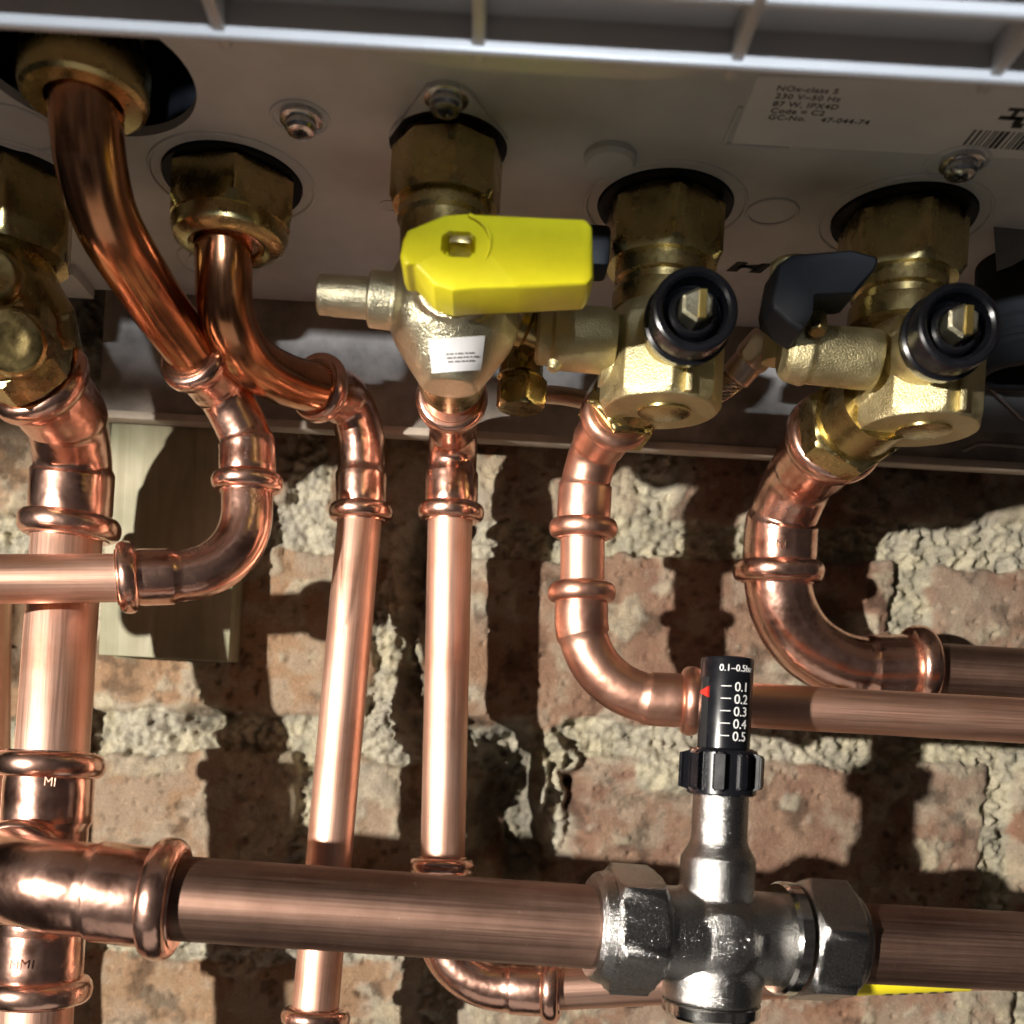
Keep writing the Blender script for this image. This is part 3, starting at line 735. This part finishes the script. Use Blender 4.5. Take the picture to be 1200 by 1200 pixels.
# ------------------------------------------------------------------ gas valve
def gas_valve():
    ax = Vector((-16, 257, 150))*MM; dn = (0, 0, -1)
    G = thing('gas_valve', 'pale brass gas valve with a yellow lever handle and a side test nipple', 'valve', ax)
    solid('union_nut', lambda bm: (lathe(bm, ax, dn, [(-8, 11), (-1, 11.4), (0, 12), (2, 12.2)], 48), lathe(bm, ax, dn, [(2.5, 12.0), (3.4, 14.2), (15.5, 14.2), (17, 13.0), (17, 11)], 80, (8, 13.0), ref=(.2, 1, 0))), 'brass', G)
    solid('neck', lambda bm: lathe(bm, ax, dn, [(16, 11.5), (20.5, 11.8), (21.5, 11), (32, 10.5)], 48), 'brass_old', G)
    bc = P(533, 362, 262)
    def body(bm):
        lathe(bm, bc, dn, [(-16, 10), (-12, 14.2), (-8, 16.2), (5, 16.6), (9, 15.2), (16, 10.6), (19.5, 8.0), (20.5, 7)], 64, (8, 16.0), ref=(.41, -1, 0))
        lathe(bm, bc, (-1, 0, .06), [(5, 8.0), (14.5, 7.6), (15, 7.0), (21.5, 7.0), (22, 6.4)], 40)
        lathe(bm, bc, (0, -1, 0), [(0, 12), (12, 11), (16, 9)], 40)
    bod = cast('body', body, 'brass_pale', G, .45, 3)
    def nip(bm):
        p = bc+Vector((-22.0, 0, 1.4))*MM
        lathe(bm, p, (-1, 0, .02), [(-1, 5.1), (9.2, 5.1), (9.6, 4.9), (12.6, 4.9), (13.1, 4.3), (13.1, 2.2), (11, 2)], 40)
    solid('test_nipple', nip, 'brass_pale', G)
    solid('outlet_spigot', lambda bm: lathe(bm, P(528, 425, 272), (P(531, 490, 330)-P(527, 420, 285)), [(0, 9.5), (12, 9.2), (14, 8.4)], 40), 'brass', G)
    # lever: outline facing the camera with real thickness
    def lever(bm):
        Yf = 229.0; th = 13.5
        out = [(471, 275), (476, 262), (492, 254), (520, 241), (545, 239), (690, 247), (696, 256), (697, 322), (690, 331), (610, 336), (560, 338), (530, 341), (508, 334), (494, 318), (484, 307), (473, 308), (468, 296)]
        fr = [P(u, v, Yf) for u, v in out]
        fr = fillet(fr+[fr[0]], 1.2, .5)[:-1]
        cen = sum(fr, Vector())/len(fr)
        rings = []
        for yy, k in ((0.9, -.9), (.25, -.35), (0, -.0), (0, 0)): pass
        prof = [(0.0, 1.1), (.3, .45), (1.0, 0), (th, 0)]
        for yy, ins in prof:
            rings.append([bm.verts.new(Vector((p.x, p.y+yy*MM, p.z)) + Vector((cen.x-p.x, 0, cen.z-p.z)).normalized()*ins*MM) for p in fr])
        n = len(fr)
        for A, B in zip(rings, rings[1:]):
            for i in range(n): bm.faces.new((A[i], A[(i+1) % n], B[(i+1) % n], B[i]))
        # front face with slot
        s0 = P(537, 281, Yf); sl = [s0+Vector((a*3.9, 0, b*3.2))*MM for a, b in ((-1, -.55), (-.6, -1), (.6, -1), (1, -.55), (1, .55), (.6, 1), (-.6, 1), (-1, .55))]
        va = [bm.verts.new(p) for p in sl]; vb = [bm.verts.new(p+Vector((0, .009, 0))) for p in sl]
        eds = [bm.edges.new((va[i], va[(i+1) % 8])) for i in range(8)]
        for i in range(8): bm.faces.new((va[i], va[(i+1) % 8], vb[(i+1) % 8], vb[i]))
        bm.faces.new(vb)
        fe = [bm.edges.get((rings[0][i], rings[0][(i+1) % n])) for i in range(n)]
        bmesh.ops.triangle_fill(bm, use_beauty=True, use_dissolve=False, edges=fe+eds)
        bm.faces.new(rings[-1])
        # the nearest face leans: top further back than the bottom
        zt, zb = max(p.z for p in fr), min(p.z for p in fr)
        for v in bm.verts: v.co.y += .0035*((v.co.z-zb)/(zt-zb))**1.0
        # grip tapers in thickness and shallow boss ring round the slot
        pa = Path([s0+Vector((7.2*math.cos(t), .0010, 7.0*math.sin(t)))*1 if False else s0+Vector((7.2*MM*math.cos(t), .0016, 7.0*MM*math.sin(t))) for t in np.linspace(-1.3, 1.3, 24)])
        sweep(bm, pa, [(0, .25), (pa.L, .25)], 8)
    lv = solid('lever', lever, 'yellow', G, smooth=35)
    def spin(bm):
        p = P(537, 283, 238); box(bm, (p.x/MM-2.0, 233.6, p.z/MM-2.4), (p.x/MM+3.2, 245, p.z/MM+1.2), .4)
    solid('spindle', spin, 'brass', G)
    # paper sticker lying on the casting
    from mathutils.bvhtree import BVHTree
    og = origin_of(G); bv = BVHTree.FromPolygons([v.co+og for v in bod.data.vertices], [tuple(p.vertices) for p in bod.data.polygons])
    def onto(u, v, lift=.15):
        q = P(u, v, 250); h, nn, _, _ = bv.ray_cast(Vector((0, 0, 0)), q.normalized())
        return (h if h else P(u, v, 248)) + (nn if h else Vector((0, -1, 0)))*lift*MM
    def patch(bm, u0, v0, u1, v1, n, m_, lift, sk=0, tl=4):
        g = [[bm.verts.new(onto(u0+(u1-u0)*i/n+sk*(j/m_)*(1-2*i/n), v0+(v1-v0)*j/m_-tl*i/n, lift)) for i in range(n+1)] for j in range(m_+1)]
        for A, B in zip(g, g[1:]):
            for i in range(n): bm.faces.new((A[i], A[i+1], B[i+1], B[i]))
    st = solid('sticker', lambda bm: patch(bm, 502, 397, 568, 437, 22, 14, .25, 5), 'sticker', G, smooth=60)
    def tx(bm):
        rr = random.Random(3)
        for row, v in enumerate((414, 418.5, 423)):
            u = 523+row
            while u < 556:
                w_ = rr.choice((2, 3, 4, 6)); v_ = v-(u-520)*.06; patch(bm, u, v_, u+w_, v_+1.7, 2, 1, .4, 0, .3); u += w_+rr.choice((1.3, 2.0))
    solid('small_print', tx, 'grey_ink', st)
gas_valve()
# ------------------------------------------------------------------ service valves on flow and return
def service_valve(key, label, bu, cap_uv, port_dir, group):
    hx, hy, hr = HOLES[key]; ax = Vector((hx, hy, 150))*MM; dn = Vector((0, 0, -1))
    G = thing('service_valve', label, 'valve', ax, group)
    def nut(bm):
        lathe(bm, ax, dn, [(-10, 12), (1.0, 13), (1.0, 15), (2.6, 16.8), (15.4, 16.8), (17.6, 14.9), (17.6, 12.5)], 72, (6, 14.7), ref=(.5, 1, 0))
    solid('union_nut', nut, 'brass', G)
    solid('neck', lambda bm: lathe(bm, ax, dn, [(17, 12.6), (21.5, 12.6), (22.2, 11.6), (24, 11.4), (25, 13), (30, 13)], 56), 'brass_old', G)
    bc = bu                        # centre of the ball body
    def body(bm):
        lathe(bm, bc, dn, [(-20, 10.8), (-15, 13.2), (-9, 16.6), (-7, 17.2), (11, 17.2), (13.2, 15.4), (13.2, 8)], 80, (8, 15.6), ref=(.42, -1, 0))
        lathe(bm, bc, port_dir, [(0, 7.4), (17, 7.4)], 40)
    cast('body', body, 'brass_cast', G, .4, 2)
    solid('bottom_disc', lambda bm: lathe(bm, bc+Vector((1, -1.0, -13.2))*MM, dn, [(-1, 7.4), (.6, 7.2), (.8, 6.6)], 48), 'brass', G)
    def seam(bm):
        p = bc+Vector((4.5, -15.9, 0))*MM
        box(bm, ((p.x/MM)-.9, p.y/MM-.8, p.z/MM-12.6), (p.x/MM+.9, p.y/MM+1.6, p.z/MM-3.5), .4)
    solid('casting_seam', seam, 'brass_cast', G)
    # spindle boss, black cap and slotted brass spindle
    cu, cv, cd = cap_uv; cc = P(cu, cv, cd); d = (cc-(bc+Vector((0, 0, .003)))).normalized()
    d = Vector((.06, -1, .02)).normalized()
    solid('spindle_boss', lambda bm: lathe(bm, cc, d, [(-22, 9.0), (-9, 9.0)], 40), 'brass_cast', G)
    def cap(bm):
        lathe(bm, cc, d, [(-11, 8.8), (-11, 10.4), (-9.5, 11.0), (-7.5, 11.2), (-7, 10.5), (-5, 10.5), (-1.2, 10.7), (-.4, 10.5), (0, 9.9), (0, 8.9), (-.6, 8.2), (-4.5, 7.6), (-5, 6.6), (-2.4, 6.2), (-1.8, 5.6), (-1.8, 4.8), (-4.2, 4.4)], 64)
    solid('spindle_cap', cap, 'black', G)
    a, x, y = frame(d, (0, 0, 1))
    def spin(bm):
        lathe(bm, cc+(y*.0+x*.4)*MM, a, [(-6, 4.3), (1.0, 4.3), (1.7, 3.5)], 6, ref=x)
    sp = solid('spindle', spin, 'brass_pale', G, smooth=20)
    def slot(bm):
        r = bmesh.ops.create_cube(bm, size=1); m_ = Matrix((y, x, a)).transposed().to_4x4(); m_.translation = cc+a*1.4*MM+x*.4*MM+y*(1.1 if y.x > 0 else -1.1)*MM
        for v in r['verts']: v.co = m_ @ Vector((v.co.x*1.7*MM, v.co.y*7.0*MM, v.co.z*1.4*MM))
    solid('slot', slot, 'brass_yellow', sp)
    return G, bc
b1 = P(776, 425, 282); b1 = Vector((b1.x, .281, .1065))
G1, _ = service_valve('v1', 'brass service valve with a black spindle cap hanging right of the yellow lever', b1, (816, 361, 250), (-1, 0, .03), 'brass service valves with black caps')
def v1_extra():
    p = P(660, 402, 277)
    def port(bm):
        lathe(bm, P(712, 400, 277), (-1, 0, .02), [(-2, 7.4), (1, 8.6), (14.5, 8.4), (15.5, 7.4), (18.6, 7.4), (19.4, 6.4)], 48)
        lathe(bm, P(650, 426, 270), (-.3, -.2, -1), [(0, 2.0), (2.0, 1.4)], 16)
    solid('side_port', port, 'brass_cast', G1)
    def elb(bm):
        lathe(bm, P(632, 388, 280), (-1, -.2, .3), [(-4, 5.5), (3, 5.8), (4, 6.8), (6, 6.6), (6.5, 5)], 40)
        lathe(bm, P(612, 398, 290), (.0, 0, -1), [(-5, 5.6), (0, 6.0), (10, 6.0), (11, 6.6)], 40)
    solid('port_elbow', elb, 'brass_old', G1)
    solid('drain_nut', lambda bm: (hexnut(bm, P(611, 462, 292), (0, 0, -1), 13.0, 8.6, ref=(.4, 1, 0)), lathe(bm, P(611, 445, 292), (0, 0, -1), [(-4, 6.0), (3, 6.2), (4, 5.6)], 40)), 'brass', G1)
    def out(bm):
        s = P(745, 455, 290); e = P(716, 498, 302); d = (e-s).normalized(); l = (e-s).length/MM
        lathe(bm, s, d, [(0, 10), (l-9, 10)], 40); hexnut(bm, s+d*(l-5)*MM, d, 21.0, 9.0, ref=(0, -1, .2))
    solid('outlet_nut', out, 'brass', G1)
    def lev(bm):
        q = P(700, 294, 272)/MM; box(bm, (q.x-5, q.y-5, q.z-6), (q.x+3, q.y+6, q.z+5), 1.5)
    solid('lever', lev, 'black_matt', G1)
v1_extra()
b2 = P(1078, 438, 282); b2 = Vector((b2.x, .281, .1055))
G2, _ = service_valve('v2', 'brass service valve with a black cap and black lever nearest the right edge', b2, (1126, 380, 250), (-1, 0, .03), 'brass service valves with black caps')
def v2_extra():
    def port(bm):
        lathe(bm, P(1012, 421, 272), (-1, -.03, .02), [(-3, 7.6), (0, 7.8), (14.5, 7.5), (16, 8.2), (20.5, 7.2), (22, 5.6)], 48)
    cast('side_port', port, 'brass_cast', G2, .4, 3)
    def tapb(bm):
        lathe(bm, P(925, 372, 280), (0, -.12, 1), [(-12, 6.4), (14, 6.2), (15, 5)], 40)
    solid('tap_body', tapb, 'brass_cast', G2)
    solid('tap_spindle', lambda bm: lathe(bm, P(957, 372, 262), (0, -.4, -1), [(-6, 2.4), (4.5, 2.4), (5, 1.9)], 6), 'brass', G2)
    def out(bm):
        s = P(1035, 468, 285); e = P(980, 512, 309); d = (e-s).normalized(); l = (e-s).length/MM
        lathe(bm, s, d, [(0, 12), (l-10, 12.4)], 48); hexnut(bm, s+d*(l-7)*MM, d, 27.0, 9.5, ref=(0, -1, .4))
    solid('outlet_nut', out, 'brass', G2)
    def lev(bm):
        Y0 = 254
        out_ = [(904, 350), (912, 308), (930, 296), (1000, 291), (1032, 300), (1029, 312), (1004, 343), (950, 349), (951, 372), (941, 389), (925, 379), (906, 362)]
        fr = [P(u, v, Y0) for u, v in out_]; fr = fillet(fr+[fr[0]], .8, .5)[:-1]; n = len(fr)
        cen = sum(fr, Vector())/n; rings = []
        for yy, ins in ((0, 1.2), (.5, .4), (1.4, 0), (12, 0), (13, .8)):
            rings.append([bm.verts.new(Vector((p.x, p.y+yy*MM, p.z))+Vector((cen.x-p.x, 0, cen.z-p.z)).normalized()*ins*MM) for p in fr])
        for A, B in zip(rings, rings[1:]):
            for i in range(n): bm.faces.new((A[i], A[(i+1) % n], B[(i+1) % n], B[i]))
        bm.faces.new(rings[0]); bm.faces.new(rings[-1])
    solid('lever', lev, 'black_matt', G2, smooth=35)
v2_extra()
# ------------------------------------------------------------------ filling hose between the two service valves
def hose():
    G = thing('filling_hose', 'slim braided filling hose looping behind the middle brass valve', 'hose', P(850, 450, 305))
    path = spline([P(897, 402, 290), P(872, 432, 294), P(838, 458, 300), P(780, 478, 312), P(715, 474, 318), P(660, 464, 312), P(620, 462, 302)])
    bm = bmesh.new(); pa = Path(path); sweep(bm, pa, [(0, 3.4), (pa.L, 2.6)], 24)
    # braid strands
    a0 = 9; L_ = pa.L*.42
    for k in range(10):
        for sgn in (1, -1):
            pts = []; t = pa.tan(a0); _, x, _ = frame(t, (0, -1, .2))
            for i in range(70):
                s = a0+(L_-a0)*i/69; t2 = pa.tan(s); q = t.rotation_difference(t2); x = q @ x; t = t2; x = (x-t*x.dot(t)).normalized(); y = t.cross(x)
                th = sgn*s*.42+2*math.pi*k/10; pts.append(pa.at(s)+(x*math.cos(th)+y*math.sin(th))*(3.45+.18*sgn)*MM)
            pp = Path(pts); sweep(bm, pp, [(0, .36), (pp.L, .36)], 5)
    link('braid', mesh_of(bm), M['hose'], G, smooth=50)
    d = (path[20]-path[0]).normalized()
    solid('hose_nut', lambda bm: hexnut(bm, P(889, 411, 290), d, 9.6, 8.0, ref=(0, -1, .3)), 'hose', G)
    solid('ferrule', lambda bm: lathe(bm, P(874, 428, 293), d, [(-3, 4.2), (-2.5, 4.6), (4, 4.6), (4.6, 4.0)], 32), 'hose', G)
hose()
# ------------------------------------------------------------------ left edge valve
def left_valve():
    hx, hy, hr = HOLES['f']; ax = Vector((hx, hy, 150))*MM; dn = Vector((0, 0, -1))
    G = thing('isolating_valve', 'dark brass ball valve cut off by the left edge above the thick riser', 'valve', ax)
    solid('union_nut', lambda bm: lathe(bm, ax, dn, [(-10, 15), (-2, 15.4), (-1.5, 16.8), (1, 17.8), (19.5, 17.8), (22, 16.2), (22, 12.5)], 72, (6, 15.6), ref=(.2, 1, 0)), 'brass_old', G)
    solid('neck', lambda bm: lathe(bm, ax, dn, [(21, 10.4), (26, 10.4), (26.5, 9.6), (34, 10.0)], 48), 'brass', G)
    bc = P(-2, 350, 290); e = P(36, 434, 297); d = (P(76, 486, 314)-P(34, 432, 296)).normalized()
    d2 = Vector((.55, .45, -1)).normalized()
    def body(bm):
        lathe(bm, bc, (0, 0, -1), [(-18, 9.5), (-14, 12.5), (-7, 16), (0, 17), (8, 16), (14, 12)], 56)
        lathe(bm, bc, d2, [(0, 17), (11, 17.4), (13, 16.4), (20, 14)], 56)
        lathe(bm, P(14, 400, 272), (.25, -1, -.25), [(-14, 9.5), (0, 9), (2.0, 8), (2.4, 5), (2.0, 2)], 48)
        lathe(bm, bc, (.3, -1, 0), [(8, 9), (17, 8.6), (18.5, 7)], 40)
    cast('body', body, 'brass_old', G, .5, 4)
    solid('outlet_nut', lambda bm: (hexnut(bm, P(34, 432, 296)-d*6.0*MM, d, 28.0, 10.5, ref=(.35, 0, 1)), lathe(bm, P(34, 432, 296)-d*13*MM, d, [(-4, 13.5), (-3, 15.2), (1.0, 15.2), (2, 14)], 56)), 'brass', G)
    solid('tail_ferrule', lambda bm: lathe(bm, P(34, 432, 296)-d*4*MM, d, [(0, 11), (6.5, 11), (7, 10.5)], 48), 'fitting', G)
left_valve()
# ------------------------------------------------------------------ condensate drain at the right edge
def drain():
    G = thing('condensate_drain', 'black drain tube in a blocky dark grey plastic holder at the right edge', 'drain', P(1180, 430, 300))
    def tb(bm):
        o = P(1206, 305, 302); lathe(bm, o, (0, 0, -1), [(-16, 15.5), (-2, 15.5), (-1, 14.4), (20, 14.0), (21, 13.2), (24, 13.2), (24.6, 12.8), (26, 12.8), (26.6, 13.2), (28, 13.2), (28.6, 12.8), (34, 12.6), (34.5, 11.8), (34.5, 10), (28, 9.6)], 56)
    solid('tube', tb, 'dark', G)
    def sock(bm):
        q = P(1178, 300, 292)/MM
        vs = [bm.verts.new(P(u, v, Y)) for u, v, Y in ((1164, 262, 282), (1168, 318, 284), (1185, 312, 284), (1260, 270, 284), (1260, 235, 282), (1164, 262, 300), (1168, 318, 302), (1185, 312, 302), (1260, 270, 302), (1260, 235, 300))]
        bm.faces.new(vs[:5]); bm.faces.new(vs[5:])
        for i in range(5): bm.faces.new((vs[i], vs[(i+1) % 5], vs[5+(i+1) % 5], vs[5+i]))
    solid('clip', sock, 'greyplastic', G, smooth=20)
    def brk(bm):
        q = P(1148, 440, 330)/MM; w = P(1260, 530, 330)/MM
        vs = []
        for (u, v, Y) in [(1142, 428, 318), (1150, 505, 322), (1290, 515, 322), (1290, 440, 318), (1142, 428, 350), (1150, 500, 352), (1290, 508, 352), (1290, 436, 350), ]: vs.append(bm.verts.new(P(u, v, Y)))
        for f in ((0, 1, 2, 3), (4, 5, 6, 7), (0, 1, 5, 4), (1, 2, 6, 5), (2, 3, 7, 6), (3, 0, 4, 7)): bm.faces.new([vs[i] for i in f])
        pa = Path([P(1146, 440, 317), P(1200, 492, 319.5), P(1290, 500, 319.5)]); sweep(bm, pa, [(0, .6), (pa.L, .6)], 8)
        pa = Path([P(1128, 528, 354), P(1148, 519, 352), P(1215, 524, 352)]); sweep(bm, pa, [(0, .8), (pa.L, .8)], 8)
    solid('holder', brk, 'greyplastic', G, smooth=25)
drain()
# ------------------------------------------------------------------ camera, lamps, world
cam = bpy.data.cameras.new('camera'); co = bpy.data.objects.new('camera', cam); COL.objects.link(co); sc.camera = co
cam.sensor_width = 36; cam.sensor_fit = 'HORIZONTAL'; cam.lens = 36
co.matrix_world = Matrix.Rotation(math.radians(90), 4, 'X') @ Matrix.Rotation(-ROLL*-1, 4, 'Z')
cam.shift_x = (600-PU)/1200; cam.shift_y = (PV-600)/1200
cam.clip_start = .01; cam.clip_end = 50
cam.dof.use_dof = True; cam.dof.focus_distance = .30; cam.dof.aperture_fstop = 12.5
def lamp(name, kind, loc, target, energy, color, **kw):
    l = bpy.data.lights.new(name, kind); l.energy = energy; l.color = color
    for k, v in kw.items(): setattr(l, k, v)
    o = bpy.data.objects.new(name, l); COL.objects.link(o); o.location = loc
    o.rotation_euler = (Vector(target)-Vector(loc)).to_track_quat('-Z', 'Y').to_euler(); return o
def beam(name, loc, az, top, half, energy, color, soft, blend=.03):
    """spot whose beam edge passes at elevation top (negative half: beam lies above that edge)"""
    el = math.radians(top-half); a = math.radians(az); k = Vector(loc)
    d = Vector((math.sin(a)*math.cos(el), math.cos(a)*math.cos(el), math.sin(el)))
    lamp(name, 'SPOT', k, k+d, energy, color, spot_size=math.radians(2*abs(half)), spot_blend=blend, shadow_soft_size=soft)
beam('work_lamp', (-.755, -.70, .012), 37, 4.6, 60, 158, (1, .93, .84), .014, .012)
beam('grille_fill_lamp', (.05, -.9, .07), 0, 3.0, -60, 165, (.80, .89, 1), .03, .012)  # added cool fill, its cone cut to brighten just the grille bars
lamp('bounce_lamp', 'AREA', (0, .12, -.5), (0, .27, .15), .24, (1, .91, .80), shape='RECTANGLE', size=.6, size_y=.3)
w = bpy.data.worlds.new('World'); sc.world = w; w.use_nodes = True; nt = w.node_tree; bg = nt.nodes['Background']
tc = N(nt, 'ShaderNodeTexCoord'); n = N(nt, 'ShaderNodeTexNoise', Scale=2.6, Detail=4.0, Roughness=.6); nt.links.new(tc.outputs['Generated'], n.inputs['Vector'])
r = ramp(nt, [(.34, (.05, .043, .042)), (.5, (.17, .15, .145)), (.68, (.50, .46, .45))]); nt.links.new(n.outputs['Fac'], r.inputs['Fac'])
sx = N(nt, 'ShaderNodeSeparateXYZ'); nt.links.new(tc.outputs['Generated'], sx.inputs[0])
mr = N(nt, 'ShaderNodeMapRange'); mr.inputs['From Min'].default_value = .3; mr.inputs['From Max'].default_value = -.8; mr.inputs['To Min'].default_value = .12; mr.inputs['To Max'].default_value = 1
nt.links.new(sx.outputs['Y'], mr.inputs['Value'])
mx = N(nt, 'ShaderNodeMix', data_type='RGBA', blend_type='MULTIPLY'); mx.inputs['Factor'].default_value = 1
nt.links.new(r.outputs['Color'], mx.inputs['A']); nt.links.new(mr.outputs['Result'], mx.inputs['B']); nt.links.new(mx.outputs['Result'], bg.inputs['Color'])
bg.inputs['Strength'].default_value = .19
sc.view_settings.view_transform = 'Standard'; sc.view_settings.look = 'None'; sc.view_settings.exposure = 0; sc.view_settings.gamma = 1
sc.render.engine = 'CYCLES'; sc.cycles.max_bounces = 8; sc.cycles.use_denoising = True
